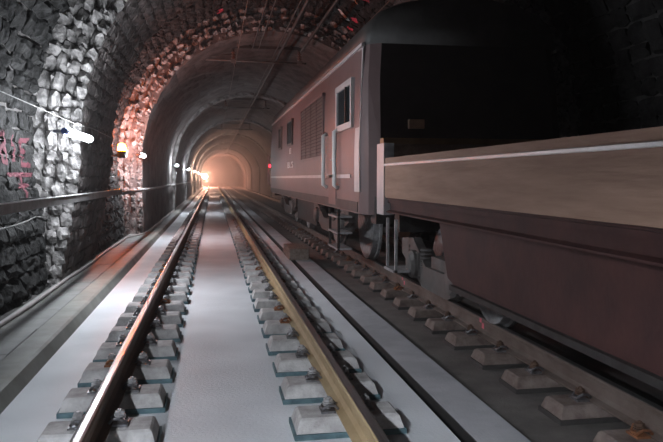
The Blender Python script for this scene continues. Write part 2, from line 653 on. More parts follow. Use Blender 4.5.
def arch_ring(name, label, yf, yb, prof, lining):
    ring = empty(name, (TCX, yf, TCZ))
    tag(ring, label, None, None, 'structure')
    back = MB()
    na = 60
    a0, a1 = SB, PI - SB
    vs, fs = [], []
    D = yb - yf
    for i in range(na + 1):
        a = a0 + (a1 - a0) * i / na
        xi, zi = prof(a, RN + 0.02)
        xo, zo = prof(a, RW + 0.12)
        vs += [(xi - TCX, 0.06, zi - TCZ), (xo - TCX, 0.06, zo - TCZ), (xo - TCX, D, zo - TCZ), (xi - TCX, D, zi - TCZ)]
    for i in range(na):
        q = i * 4
        for k in range(4):
            k2 = (k + 1) % 4
            fs.append((q + k, q + k2, q + 4 + k2, q + 4 + k))
    back.add(vs, fs)
    back.build('ring_backing', M_MORTAR, ring)
    for (ri, ro, wstep) in ((RN - 0.02, RN + 0.14, 0.19), (RN + 0.14, RN + 0.30, 0.21), (RN + 0.30, RN + 0.46, 0.22), (RN + 0.46, RW + 0.05, 0.24)):
        rm = (ri + ro) / 2
        a = a0 + 0.1
        while a < a1 - 0.1:
            w = wstep * random.uniform(0.7, 1.35)
            am = a + w / 2 / rm
            x, z = prof(am, rm)
            aa = min(max(am, 0), PI)
            rad = Vector((-math.cos(aa), 0, math.sin(aa)))
            tan = Vector((math.sin(aa), 0, math.cos(aa)))
            nr = Vector((0, -1, 0))
            M = Matrix.Identity(4)
            for c, (vec, sc) in enumerate(((tan, w * 0.99), (rad, (ro - ri) * 1.0), (nr, random.uniform(0.05, 0.20)))):
                for r_ in range(3):
                    M[r_][c] = vec[r_] * sc
            M[0][3], M[1][3], M[2][3] = x - TCX, 0.05, z - TCZ
            o = link('ring_stone', RSV[random.randrange(10)], ring)
            o.matrix_basis = M
            a += w / rm
    if lining:
        sv, sf = [], []
        off = 0
        a = a0
        while a < a1:
            h = random.uniform(0.15, 0.24)
            am = a + h / 2 / RN
            x, z = prof(am, RN + 0.02)
            xa, za = prof(am - 0.01, RN)
            xb, zb_ = prof(am + 0.01, RN)
            tl = math.hypot(xb - xa, zb_ - za)
            tan = np.array(((xb - xa) / tl, 0, (zb_ - za) / tl))
            nr = np.array((tan[2], 0, -tan[0]))
            y = yf + 0.02
            while y < yb - 0.1:
                l = min(random.uniform(0.25, 0.5), yb - y)
                v, f = VAR[random.randrange(NV)]
                p = v[:, :1] * tan * h + v[:, 1:2] * np.array((0, 1, 0)) * l + v[:, 2:3] * nr * random.uniform(0.03, 0.06)
                sv.append(p + np.array((x - TCX, y + l / 2 - yf, z - TCZ)))
                sf.extend([tuple(i + off for i in q) for q in f])
                off += len(v)
                y += l
            a += h / RN
        me = bpy.data.meshes.new('lining_stones')
        me.from_pydata([tuple(p) for p in np.concatenate(sv)], [], sf)
        me.materials.append(M_VAULT)
        o = link('lining_stonework', me, ring)
        o['kind'] = 'stuff'
    return ring


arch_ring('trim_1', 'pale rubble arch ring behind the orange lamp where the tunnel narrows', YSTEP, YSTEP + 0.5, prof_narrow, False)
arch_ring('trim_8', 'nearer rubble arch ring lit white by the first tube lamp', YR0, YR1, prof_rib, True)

# ---- ribs at the lamps further on ------------------------------------
LAMP_Y = [31.2, 45.0, 60.0, 75.5, 91.0, 106.5]
for k, y in enumerate(LAMP_Y):
    b = MB()
    g = np.random.default_rng(50 + k)
    vs, fs = [], []
    n = 54
    for i in range(n + 1):
        a = SB + (PI - 2 * SB) * i / n
        ri = RN - 0.15 + g.normal(0, 0.018)
        for (r_, yy) in ((ri, y + 0.55 + g.normal(0, 0.02)), (ri, y + 1.3), (RN + 0.1, y + 1.3), (RN + 0.1, y + 0.55)):
            x, z = prof_narrow(a, r_)
            vs.append((x, yy, z))
    for i in range(n):
        q = i * 4
        for c in range(4):
            c2 = (c + 1) % 4
            fs.append((q + c, q + c2, q + 4 + c2, q + 4 + c))
    b.add(vs, fs)
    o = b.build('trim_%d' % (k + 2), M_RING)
    tag(o, '%s pale stone rib around the tunnel beyond the arch ring' % ('first', 'second', 'third', 'fourth', 'fifth', 'sixth')[k], None, None, 'structure')

# ------------------------------------------------------------------ ground
def slab(name, x0, x1, z0, z1, m, label, y0=Y0, y1=YEND, step=1.0, amp=0.004, seed=1):
    g = np.random.default_rng(seed)
    b = MB()
    b.box(x0, x1, y0, y1, z0, z1)
    o = b.build(name, m)
    tag(o, label, None, None, 'structure')
    return o


XS0, XSLOT, XSLOT2, XLEDGE, ZR = -1.425, 1.455, 1.555, 1.87, -0.10
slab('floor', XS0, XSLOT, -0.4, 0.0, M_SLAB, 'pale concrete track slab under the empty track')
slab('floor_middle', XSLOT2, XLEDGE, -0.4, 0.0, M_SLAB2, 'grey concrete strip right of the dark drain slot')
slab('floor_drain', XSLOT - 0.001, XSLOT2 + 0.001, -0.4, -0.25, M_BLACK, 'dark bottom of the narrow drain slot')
slab('floor_far_track', XLEDGE, 6.2, -0.4, ZR, M_SLAB3, 'concrete slab under the train, shade in its dark colour')
# added black liners that paint shade onto the slot walls
slot_shade = MB()
slot_shade.box(XSLOT, XSLOT + 0.008, Y0, YEND, -0.26, -0.012)
slot_shade.box(XSLOT2 - 0.008, XSLOT2, Y0, YEND, -0.26, -0.006)
tag(slot_shade.build('trim_drain_shade', M_BLACK), 'black liner painting shade on the sides of the narrow drain slot', None, None, 'structure')

# walkway: kerb beam, cover slabs, side duct
ZW = 0.11
kerb = MB()
pr = [(XS0, 0.0), (XS0 - 0.05, ZW - 0.012), (XS0 - 0.075, ZW), (-1.70, ZW), (-1.70, -0.3), (XS0, -0.3)]
kerb.prism(pr, Y0, YEND)
ko = kerb.build('trim_kerb', M_KERB)
tag(ko, 'rounded concrete kerb beam between walkway and track', None, None, 'structure')
wk = slab('floor_walkway', -2.35, -1.702, -0.4, ZW - 0.06, M_MORTAR, 'walkway of concrete cover slabs along the left wall')
cs = MB()
cs.bbox(-0.24, 0.24, -0.494, 0.494, -0.055, 0.0, 0.006)
csm = cs.mesh('cover_slab', M_WALK)
for i in range(60):
    o = link('cover_slab', csm, wk)
    o.location = (-1.95 + random.gauss(0, 0.002), 2.5 + i * 1.0, ZW + random.gauss(0, 0.003))
    o.rotation_euler = (0, random.gauss(0, 0.004), random.gauss(0, 0.002))
cs = MB()
cs.box(-2.08, -1.71, 62.1, YEND, ZW - 0.06, ZW)
o = cs.build('cover_slab_run', M_WALK, wk)
o['kind'] = 'stuff'

# pale hose pipe lying in the corner at the foot of the wall
pts = []
y = -1.0
while y < 70:
    wob = 0.012 * math.sin(y * 1.7) + 0.01 * math.sin(y * 0.63 + 1)
    xb = -2.085 if y < 17.2 else (-1.76 if y > 18.4 else -2.085 + 0.325 * (y - 17.2) / 1.2)
    pts.append((xb + wob, y, ZW + 0.024))
    y += 0.35
hp = MB()
hp.tube(pts, 0.024, 8)
tag(hp.build('conduit_pipe', M_PVC, smooth=True), 'thin pale pipe lying along the foot of the left wall', 'pipe')

# ------------------------------------------------------------------ rails
ZB = 0.12                                  # top of the sleeper blocks
RH = 0.172


def rail_profile(x, z):
    half = [(0.075, 0), (0.075, 0.012), (0.03, 0.026), (0.0095, 0.05), (0.0095, 0.115), (0.034, 0.130), (0.036, 0.158), (0.028, 0.169), (0.016, 0.172)]
    return [(x + a, z + b) for a, b in half] + [(x - a, z + b) for a, b in reversed(half)]


def make_rail(x, z, m, label):
    b = MB()
    pr = rail_profile(x, z)
    y0, y1 = Y0 + 0.05, YEND - 0.05
    n = len(pr)
    b.prism(pr, y0, y1)
    # running surface strips use the polished material
    for k in range(n):
        if k in (7, 8, 9):
            b.mi[2 + k] = 1
    o = b.build('rail', [m, M_RAILT])
    tag(o, label, 'rail', 'steel running rails')
    return o


XA, XB, XC, XD = -0.68, 0.82, 2.66, 4.16
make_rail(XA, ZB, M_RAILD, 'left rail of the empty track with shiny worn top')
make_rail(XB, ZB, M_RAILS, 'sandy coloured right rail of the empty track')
rc = make_rail(XC, ZR + ZB, mat('dusty_rail_side', (0.15, 0.115, 0.10), 0.8, col2=(0.08, 0.055, 0.045), scale=3), 'dusty rail just below the near side of the train')
make_rail(XD, ZR + ZB, M_RAILD, 'hidden far rail under the train')
for y in (6.35, 9.2):
    b = MB()
    b.box(XC - 0.039, XC - 0.036, y, y + 0.05, ZR + ZB + 0.125, ZR + ZB + 0.165)
    b.box(XC - 0.013, XC - 0.010, y, y + 0.05, ZR + ZB + 0.06, ZR + ZB + 0.115)
    o = b.build('paint_mark', mat('pink_paint', (0.75, 0.16, 0.22), 0.7), rc)
    o['label'] = 'small pink paint mark on the rail side'

# ------------------------------------------------------------------ sleeper blocks
BH, BW = 0.335, 0.15                        # half length across the rail, half width along it


def block_mesh(m):
    b = MB()
    vs = []
    for z, ix, iy in ((0.0, 0.0, 0.0), (0.04, 0.0, 0.0), (ZB - 0.012, 0.022, 0.024), (ZB, 0.036, 0.038)):
        vs += [(-BH + ix, -BW + iy, z), (BH - ix, -BW + iy, z), (BH - ix, BW - iy, z), (-BH + ix, BW - iy, z)]
    fs = [(3, 2, 1, 0), (12, 13, 14, 15)]
    for k in (0, 4, 8):
        for i in range(4):
            j = (i + 1) % 4
            fs.append((k + i, k + j, k + 4 + j, k + 4 + i))
    b.add(vs, fs)
    return b.mesh('sleeper_block', m)


def boot_mesh():
    b = MB()
    t, h = 0.014, 0.034
    for (x0, x1, y0, y1) in ((-BH - t, BH + t, -BW - t, -BW), (-BH - t, BH + t, BW, BW + t), (-BH - t, -BH, -BW, BW), (BH, BH + t, -BW, BW)):
        b.box(x0, x1, y0, y1, 0, h)
    return b.mesh('rubber_boot', M_BOOT)


def clip_mesh(s):
    """bent spring clamp between bolt and rail foot, s = side of the rail"""
    b = MB()
    pts = [(s * 0.062, -0.045, 0.022), (s * 0.082, -0.05, 0.045), (s * 0.125, -0.05, 0.05), (s * 0.155, -0.03, 0.022), (s * 0.158, 0, 0.018),
           (s * 0.155, 0.03, 0.022), (s * 0.125, 0.05, 0.05), (s * 0.082, 0.05, 0.045), (s * 0.062, 0.045, 0.022)]
    b.tube(pts, 0.0095, 6)
    b.box(min(s * 0.079, s * 0.17), max(s * 0.079, s * 0.17), -0.06, 0.06, 0.0, 0.014)
    return b.mesh('spring_clip', M_CLIP)


def bolt_mesh(s):
    b = MB()
    c = (s * 0.118, 0, 0.0)
    b.lathe(c, (0, 0, 1), [(0.012, 0.016), (0.088, 0.016), (0.092, 0.012)], 8)
    for z in (0.036, 0.050):
        b.lathe(c, (0, 0, 1), [(z, 0.022), (z + 0.003, 0.036), (z + 0.008, 0.036), (z + 0.011, 0.022)], 12)
    b.lathe(c, (0, 0, 1), [(0.062, 0.031), (0.078, 0.031), (0.082, 0.024)], 6)
    return b.mesh('bolt', M_STEEL)


BM = block_mesh(M_BLOCK)
BM2 = block_mesh(M_BLOCK2)
BOOT = boot_mesh()
CL = {s: clip_mesh(s) for s in (-1, 1)}
BO = {s: bolt_mesh(s) for s in (-1, 1)}
CLR = {s: clip_mesh(s) for s in (-1, 1)}
for s in (-1, 1):
    CLR[s].materials.clear()
    CLR[s].materials.append(M_RUST)


ORD = ['nearest', 'second', 'third', 'fourth', 'fifth', 'sixth', 'seventh', 'eighth', 'ninth', 'tenth', 'eleventh', 'twelfth', 'thirteenth', 'fourteenth',
       'fifteenth', 'sixteenth', 'seventeenth', 'eighteenth', 'nineteenth', 'twentieth']


BOD = {s: BO[s].copy() for s in BO}
for s in BOD:
    BOD[s].materials.clear()
    BOD[s].materials.append(M_RAILD)
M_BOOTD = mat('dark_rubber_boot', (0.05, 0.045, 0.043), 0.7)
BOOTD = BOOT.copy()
BOOTD.materials.clear()
BOOTD.materials.append(M_BOOTD)


def sleeper_row(x, z, mesh, y0, y1, label, group, spacing=0.67, sides=(-1, 1)):
    y = y0
    k = 0
    while y < y1:
        o = link('sleeper_block', mesh)
        o.location = (x + random.gauss(0, 0.004), y, z)
        if k < len(ORD):
            lab = '%s%s' % (ORD[k] + ' ', label) if k == 0 else '%s %s, counted from the viewer' % (ORD[k], label)
        else:
            lab = 'distant ' + label
        tag(o, lab, 'sleeper', group)
        if y < 34:
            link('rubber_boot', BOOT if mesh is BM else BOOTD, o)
        if y < 26:
            for s in sides:
                c = link('spring_clip', CLR[s] if random.random() < 0.12 else CL[s], o)
                c.location = (0, 0, ZB)
                if y < 20:
                    link('bolt', BO[s] if mesh is BM else BOD[s], c)
        y += spacing
        k += 1


sleeper_row(XA, 0.0, BM, 4.13, 60, 'sleeper block under the left rail of the empty track', 'sleeper blocks of the left rail')
sleeper_row(XB, 0.0, BM, 4.15, 60, 'sleeper block under the sandy right rail of the empty track', 'sleeper blocks of the right rail')
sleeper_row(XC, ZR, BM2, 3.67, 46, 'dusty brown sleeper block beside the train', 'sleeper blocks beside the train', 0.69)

# timber block across the drain
b = MB()
b.bbox(-0.19, 0.19, 0.0, 1.15, 0.0, 0.215, 0.008)
o = b.build('timber_block', M_TIMB)
o.location = (1.63, 13.0, 0.0)
tag(o, 'squat brown timber block lying between the two tracks', 'block')

# ------------------------------------------------------------------ left wall fittings
# near hand rail: a steel channel on brackets
hr = empty('handrail', (-1.79, 1.0, CZ - 0.27))
tag(hr, 'dark steel channel handrail in front of the rough stone wall', 'handrail')
b = MB()
b.prism([(0.025, -0.045), (0.025, 0.045), (-0.025, 0.045), (-0.025, 0.037), (0.017, 0.037), (0.017, -0.037), (-0.025, -0.037), (-0.025, -0.045)], 0, 12.9)
b.build('channel', M_LINE2, hr)
b = MB()
b.box(-0.01, 0.03, 0, 12.9, 0.045, 0.055)
b.build('highlight_strip', M_WHITE, hr)  # white strip paints the lit top edge onto the channel
for k in range(7):
    b = MB()
    y = 0.5 + 1.9 * k
    b.box(-0.72 if y < 9 else -0.15, -0.0, y, y + 0.05, -0.02, 0.02)
    b.box(-0.03, 0.0, y - 0.03, y + 0.08, -0.05, 0.05)
    b.build('bracket', M_DARK, hr)
hr2 = empty('handrail', (-1.72, 18.9, CZ - 0.30))
tag(hr2, 'thin steel handrail running away past the stone arch ring', 'handrail')
b = MB()
b.tube([(-0.02, -5.0, 0.0), (-0.02, -2.5, 0.0), (0, 0.2, 0), (0, 60, 0), (0, 120, 0)], 0.035, 8)
b.build('tube', M_STEEL, hr2, True)
for k in range(12):
    b = MB()
    b.box(-0.2, 0.0, 1.0 + 4 * k, 1.05 + 4 * k, -0.02, 0.02)
    b.build('bracket', M_DARK, hr2)

# cable over the lamp
b = MB()
pts = [(-2.40, 4.0, CZ + 0.92), (-2.36, 6.0, CZ + 0.98), (-2.26, 7.9, CZ + 0.94), (-2.05, 8.9, CZ + 0.84), (-1.80, 9.75, CZ + 0.72), (-1.74, 10.6, CZ + 0.73), (-1.74, 12.5, CZ + 0.70)]
b.tube(pts, 0.006, 6)
tag(b.build('wall_cable', M_LINE, smooth=True), 'thin grey cable strung across the wall above the nearest tube lamp', 'cable')
b = MB()
pts = [(-2.2 + 0.02 * math.sin(y * 3), y, CZ - 0.48 - 0.06 * abs(math.sin(y * 1.4))) for y in np.arange(4, 9.7, 0.2)]
b.tube(pts, 0.009, 6)
tag(b.build('slack_cable', M_LINE, smooth=True), 'slack cable looping just below the channel handrail', 'cable')


def tube_lamp(x, y0, y1, z, m, label, group, arm=0.2, r=0.045, hood=False):
    t = empty('tube_lamp', (x, y0, z))
    tag(t, label, 'lamp', group)
    L = y1 - y0
    b = MB()
    b.tube([(0, 0.03, 0), (0, L - 0.03, 0)], r, 12)
    b.build('tube', m, t, True)
    for (ya, yb, mm) in ((-0.12, 0.03, M_BLUE), (L - 0.03, L + 0.06, M_HOUS)):
        b = MB()
        b.tube([(0, ya, 0), (0, yb, 0)], r * 0.85, 12)
        b.build('end_cap', mm, t)
    for ya in (-0.05, L + 0.01):
        b = MB()
        b.box(-arm, -0.01, ya, ya + 0.03, -0.015, 0.015)
        b.build('bracket', M_HOUS, t)
    if hood:  # added hood that keeps the lamp's light off vault and wagon
        b = MB()
        pr_ = [(-0.17, -0.10), (-0.14, 0.06), (0.0, 0.10), (0.14, 0.06), (0.20, -0.11)]
        b.prism(pr_ + [(x_, z_ + 0.012) for x_, z_ in reversed(pr_)], -0.12, L + 0.12)
        b.build('cutoff_hood', M_HOUS, t)
        for ya in (-0.13, L + 0.12):
            b = MB()
            b.prism([(-0.17, -0.06), (-0.14, 0.07), (0.0, 0.11), (0.15, 0.07), (0.20, -0.06)], ya, ya + 0.01)
            b.build('cutoff_hood_end', M_HOUS, t)
    return t


ordn = ('third', 'fourth', 'fifth', 'sixth', 'seventh', 'eighth')
tube_lamp(-1.68, 8.4, 9.95, CZ + 0.54, M_TUBE1, 'glowing white tube lamp with blue end cap on the nearer arch ring', 'wall tube lamps', 0.14, 0.045)
tube_lamp(-1.74, 17.3, 18.15, CZ + 0.565, M_TUBE2, 'white tube lamp glowing in front of the further arch ring beside the orange lamp', 'wall tube lamps', 0.1)
for k, y in enumerate(LAMP_Y):
    tube_lamp(-1.55, y - 1.2, y - 0.1, CZ + 0.55, M_TUBEF if k < 2 else M_TUBEW, '%s %s wall lamp counted from the viewer, small in the distance' % (ordn[k], 'white' if k < 2 else 'warm'), 'wall tube lamps', 0.22)
# lamps beside and behind the viewer, out of view; hoods added to shape their light
tube_lamp(-1.96, -0.6, 0.9, CZ + 1.35, M_TUBEN, 'unseen tube lamp high on the wall beside the viewer, with added hood', 'wall tube lamps', 0.25, hood=True)
tube_lamp(-1.96, -7.5, -6.0, CZ + 1.35, M_TUBEN, 'unseen tube lamp high on the wall behind the viewer, with added hood', 'wall tube lamps', 0.25, hood=True)

# orange lamp in the corner before the arch ring
ol = empty('warning_lamp', (-2.17, 17.2, CZ + 0.68))
tag(ol, 'bright orange warning lamp on the wall beside the arch ring', 'lamp')
b = MB()
b.lathe((0, 0, 0), (0, 0, 1), [(-0.02, 0.10), (0.06, 0.10), (0.13, 0.075), (0.155, 0.02)], 12)
b.build('lens', M_ORANGE, ol, True)
b = MB()
b.lathe((0, 0, 0), (0, 0, 1), [(-0.20, 0.07), (-0.18, 0.11), (-0.02, 0.115)], 12)
b.build('lamp_base', M_DARK, ol)
b = MB()
b.box(-0.22, -0.05, -0.03, 0.03, -0.16, -0.10)
b.build('bracket', M_DARK, ol)

# far floodlight on the left, lights the hazy end of the tunnel
FY = 118.0
fl = empty('flood_lamp', (-1.37, FY, CZ + 0.26))
tag(fl, 'dazzling orange floodlight far down the tunnel on the left', 'lamp')
b = MB()
b.lathe((0, 0, 0), (0, -1, 0), [(0, 0.38), (0.06, 0.38), (0.10, 0.22), (0.11, 0.02)], 14)
b.build('lens', M_FLOOD, fl, True)
b = MB()
b.lathe((0, 0, 0), (0, -1, 0), [(-0.22, 0.22), (-0.05, 0.39), (-0.01, 0.40)], 14)
b.build('lamp_housing', M_DARK, fl)
b = MB()
b.box(-0.03, 0.03, 0.04, 0.10, -CZ - 0.26, -0.1)
b.box(-0.2, 0.2, -0.1, 0.24, -CZ - 0.26, -CZ - 0.22)
b.build('stand', M_DARK, fl)

# ------------------------------------------------------------------ overhead line
def wire(name, x, z, r, m, label, cat, y0=2.0, y1=150.0, sagspan=0.0):
    b = MB()
    pts = [(x, y, z + sagspan * 0.02 * math.sin(y)) for y in np.linspace(y0, y1, 24)]
    b.tube(pts, r, 6)
    return tag(b.build(name, m, smooth=True), label, cat)


ZC = CZ + 3.32
wire('contact_wire', 0.68, ZC, 0.010, M_COPPER, 'thin contact wire hanging over the empty track', 'wire')
wire('contact_wire', 3.3, ZC, 0.010, M_COPPER, 'thin contact wire over the train track', 'wire')
wire('feeder_cable', 1.86, CZ + 3.45, 0.045, M_BLACK, 'thick black feeder cable along the crown, right of its twin', 'cable')
wire('feeder_cable', 1.74, CZ + 3.47, 0.022, M_DARK, 'thinner dark feeder cable along the crown beside the thick black one', 'cable')
wire('vault_cable', 1.10, CZ + 3.52, 0.020, M_BLACK, 'black cable under the vault left of the crown', 'cable', 2, 19)
wire('vault_cable', 1.28, CZ + 3.55, 0.016, M_DARK, 'thin dark cable under the vault just left of the crown', 'cable', 2, 19)
wire('vault_pipe', 2.45, CZ + 3.50, 0.04, M_DARK, 'dark grey pipe under the vault right of the crown', 'pipe', 2, 19)


def cantilever(y, label, detail=True):
    t = empty('catenary_bracket', (0, y, ZC))
    tag(t, label, 'bracket', 'catenary brackets under the vault')
    b = MB()
    b.tube([(-0.55, 0, 0.10), (2.75, 0, 0.05)], 0.028, 8)
    b.build('support_tube', M_LINE, t, True)
    for x, h in ((0.62, 0.40), (2.55, 0.42)):
        b = MB()
        b.lathe((x, 0, 0.09), (0, 0, 1), [(0, 0.03), (0.05, 0.03), (0.06, 0.07), (0.08, 0.07), (0.09, 0.035), (0.13, 0.035), (0.14, 0.07), (0.16, 0.07), (0.17, 0.035),
                                         (0.21, 0.035), (0.22, 0.07), (0.24, 0.07), (0.25, 0.03), (h, 0.03)], 10)
        b.build('insulator', M_INSUL, t, True)
    b = MB()
    b.box(0.3, 2.9, -0.05, 0.05, 0.44, 0.52)
    b.box(0.58, 0.68, -0.04, 0.04, 0.40, 0.47)
    b.box(2.5, 2.6, -0.04, 0.04, 0.40, 0.47)
    b.build('hanger_beam', M_DARK, t)
    for x in (1.1, 2.3):
        b = MB()
        b.tube([(x, 0, 0.5), (x, 0, 0.72 if x < 2 else 0.62)], 0.03, 6)
        b.build('hanger_rod', M_DARK, t)
    b = MB()
    b.tube([(-0.5, 0, 0.11), (0.62, 0, 0.28)], 0.015, 6)
    b.tube([(0.62, 0, 0.09), (0.66, 0.1, -0.1), (0.68, 0.12, 0.0)], 0.014, 6)
    b.build('registration_arm', M_LINE, t, True)
    for x in (0.62, 2.55):
        b = MB()
        b.box(x - 0.07, x + 0.07, -0.05, 0.05, 0.02, 0.12)
        b.build('clamp', M_LINE, t)
    return t


cantilever(20.2, 'overhead line bracket with insulators just inside the arch ring')
cantilever(33.4, 'second overhead line bracket further down the tunnel')
cantilever(48.0, 'third overhead line bracket, small in the haze')

# ------------------------------------------------------------------ locomotive
TX = 3.41                                   # train centre line
ZT = ZR + ZB + RH                           # rail top there
LY0, LY1 = 8.75, 23.8
HW = 1.45
loco = empty('locomotive', (TX, LY0, ZT))
tag(loco, 'brown electric locomotive with pale cab corner on the right track', 'locomotive')


def P(x, y, z):
    """world to loco local"""
    return (x - TX, y - LY0, z - ZT)


XL = -HW                                    # local x of near side
zb, zg = CZ - 0.49 - ZT, CZ + 1.80 - ZT           # body bottom, gutter
LL = LY1 - LY0
# body: loft of cross-sections with rounded cab corners and raked fronts
def body_section(hw, y, rake):
    return [(-hw, zb), (-hw, zb + 0.9), (-hw + 0.02, zg - 0.5), (-hw + 0.06, zg), (hw - 0.06, zg), (hw - 0.02, zg - 0.5), (hw, zb + 0.9), (hw, zb)]


b = MB()
secs = []
for (ins, y, rk) in ((0.22, 0.0, 0.22), (0.08, 0.10, 0.20), (0.0, 0.32, 0.12), (0.0, LL - 0.32, -0.12), (0.08, LL - 0.10, -0.20), (0.22, LL, -0.22)):
    prof = body_section(HW - ins, y, rk)
    secs.append([(x, y + (rk * max(0, (z - zb - 0.9)) / (zg - zb - 0.9)), z) for x, z in prof])
vs = [p for s in secs for p in s]
fs = []
n = 8
for j in range(len(secs) - 1):
    for i in range(n):
        i2 = (i + 1) % n
        fs.append((j * n + i, (j + 1) * n + i, (j + 1) * n + i2, j * n + i2))
fs.append((0, 1, 6, 7))
fs.append((1, 2, 5, 6))
fs.append((2, 3, 4, 5))
q = (len(secs) - 1) * n
fs += [(q + 7, q + 6, q + 1, q + 0), (q + 6, q + 5, q + 2, q + 1), (q + 5, q + 4, q + 3, q + 2)]
b.add(vs, fs)
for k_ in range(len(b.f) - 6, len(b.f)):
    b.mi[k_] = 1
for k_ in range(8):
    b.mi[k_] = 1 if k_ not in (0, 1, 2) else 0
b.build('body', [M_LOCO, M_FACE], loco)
# roof
b = MB()
rp = []
for i in range(11):
    t = PI * i / 10
    rp.append((-(HW - 0.05) * math.cos(t) if abs(math.cos(t)) < 0.99 else -(HW - 0.05) * math.cos(t), zg + 0.72 * math.sin(t) ** 0.75))
secs = []
for (k, y, h) in ((0.95, 0.22, 0.9), (1.0, 0.5, 1.0), (1.0, LL - 0.5, 1.0), (0.95, LL - 0.22, 0.9)):
    secs.append([(x * k, y, zg + (z - zg) * h) for x, z in rp])
vs = [p for s in secs for p in s]
fs = []
n = len(rp)
for j in range(3):
    for i in range(n):
        i2 = (i + 1) % n
        fs.append((j * n + i, (j + 1) * n + i, (j + 1) * n + i2, j * n + i2))
fs += [tuple(range(n)), tuple(range(4 * n - 1, 3 * n - 1, -1))]
b.add(vs, fs)
b.build('roof', M_ROOF, loco, True)
for s in (-1, 1):
    b = MB()
    b.box(s * (HW - 0.055) - 0.02, s * (HW - 0.055) + 0.02, 0.35, LL - 0.35, zg - 0.02, zg + 0.025)
    b.build('gutter', M_LOCOL, loco)
# pale cab corner post on the near end
for (y0, y1) in ((0.30, 0.62),):
    b = MB()
    b.add([(XL - 0.006, y0 - 0.02, zb + 0.3), (XL - 0.006, y1, zb + 0.3), (XL - 0.006, y1, zb + 0.92), (XL + 0.057, y1 + 0.05, zg - 0.03), (XL + 0.057, y0 + 0.06, zg - 0.03), (XL - 0.006, y0, zb + 0.92),
           (XL + 0.012, y0 - 0.02, zb + 0.3), (XL + 0.012, y1, zb + 0.3), (XL + 0.012, y1, zb + 0.92), (XL + 0.075, y1 + 0.05, zg - 0.03), (XL + 0.075, y0 + 0.06, zg - 0.03), (XL + 0.012, y0, zb + 0.92)],
          [(5, 2, 1, 0), (4, 3, 2, 5), (6, 7, 8, 11), (11, 8, 9, 10), (0, 1, 7, 6), (1, 2, 8, 7), (2, 3, 9, 8), (3, 4, 10, 9), (4, 5, 11, 10), (5, 0, 6, 11)])
    b.build('corner_panel', M_LOCOL, loco)


def yl(Y):
    return Y - LY0


def zl(Z):
    return Z - ZT


def side_window(name, y0, y1, z0, z1, frame_m, pane_m, fw=0.06):
    b = MB()
    for (a0_, a1_, c0, c1) in ((y0, y1, z0, z0 + fw), (y0, y1, z1 - fw, z1), (y0, y0 + fw, z0 + fw, z1 - fw), (y1 - fw, y1, z0 + fw, z1 - fw)):
        b.box(XL - 0.03, XL + 0.06, a0_, a1_, c0, c1)
    w = b.build(name, frame_m, loco)
    b = MB()
    b.box(XL - 0.012, XL + 0.05, y0 + fw, y1 - fw, z0 + fw, z1 - fw)
    b.build('pane', pane_m, w)
    return w


side_window('side_window', yl(19.6), yl(20.4), zl(CZ + 0.83), zl(CZ + 1.48), M_GRILLE, M_GLASS, 0.05)
side_window('side_window', yl(16.9), yl(18.0), zl(CZ + 0.83), zl(CZ + 1.48), M_GRILLE, M_GLASS, 0.05)
cw = side_window('cab_window', yl(9.5), yl(10.75), zl(CZ + 0.72), zl(CZ + 1.42), M_LOCOL, M_GLASS, 0.09)
cw['label'] = 'cab side window with thick pale frame'
b = MB()
b.box(XL - 0.045, XL - 0.01, yl(9.85), yl(9.9), zl(CZ + 0.81), zl(CZ + 1.33))
b.build('mullion', M_DARK, cw)
# big louvre grille
gy0, gy1, gz0, gz1 = yl(12.1), yl(15.2), zl(CZ + 0.36), zl(CZ + 1.52)
b = MB()
for (a0_, a1_, c0, c1) in ((gy0, gy1, gz0, gz0 + 0.05), (gy0, gy1, gz1 - 0.05, gz1), (gy0, gy0 + 0.05, gz0, gz1), (gy1 - 0.05, gy1, gz0, gz1)):
    b.box(XL - 0.02, XL + 0.06, a0_, a1_, c0, c1)
gr = b.build('air_grille', M_LOCO, loco)
b = MB()
b.box(XL - 0.004, XL + 0.05, gy0 + 0.05, gy1 - 0.05, gz0 + 0.05, gz1 - 0.05)
b.build('grille_back', M_DARK, gr)
ns = 16
for i in range(ns):
    z = gz0 + 0.06 + (gz1 - gz0 - 0.12) * i / ns
    b = MB()
    b.prism([(XL - 0.004, z + 0.055), (XL - 0.016, z + 0.01), (XL - 0.012, z + 0.005), (XL + 0.002, z + 0.05)], gy0 + 0.05, gy1 - 0.05)
    b.build('slat', M_GRILLE, gr)
for y in (gy0 + 0.78, gy0 + 1.55, gy0 + 2.32):
    b = MB()
    b.box(XL - 0.02, XL, y, y + 0.04, gz0 + 0.05, gz1 - 0.05)
    b.build('grille_bar', M_GRILLE, gr)
# cab door between two hand rails
b = MB()
b.box(XL - 0.012, XL + 0.02, yl(10.82), yl(11.5), zl(1.15), zl(CZ + 0.98))
dr = b.build('cab_door', mat('dark_loco_door', (0.19, 0.10, 0.095), 0.5, col2=(0.15, 0.08, 0.075), scale=2), loco)
b = MB()
b.tube([(XL - 0.05, yl(10.95), zl(CZ + 0.3)), (XL - 0.05, yl(11.08), zl(CZ + 0.3))], 0.014, 6)
b.build('door_handle', M_STEEL, dr)
for y in (10.62, 11.72):
    b = MB()
    ya = yl(y)
    b.tube([(XL, ya, zl(CZ + 0.76)), (XL - 0.07, ya, zl(CZ + 0.73)), (XL - 0.07, ya, zl(CZ - 0.12)), (XL, ya, zl(CZ - 0.16))], 0.035, 8)
    o = b.build('handrail', M_WHITE, loco, True)
    o['label'] = 'pale vertical grab rail beside the cab door'
# pale waist strip
b = MB()
b.box(XL - 0.012, XL + 0.01, 0.9, LL - 0.45, zl(CZ - 0.0), zl(CZ + 0.055))
b.build('waist_strip', M_LOCOL, loco)
b = MB()
b.box(XL - 0.01, XL + 0.01, 0.4, LL - 0.4, zb + 0.02, zb + 0.16)
b.build('lower_sill', M_ROOF, loco)


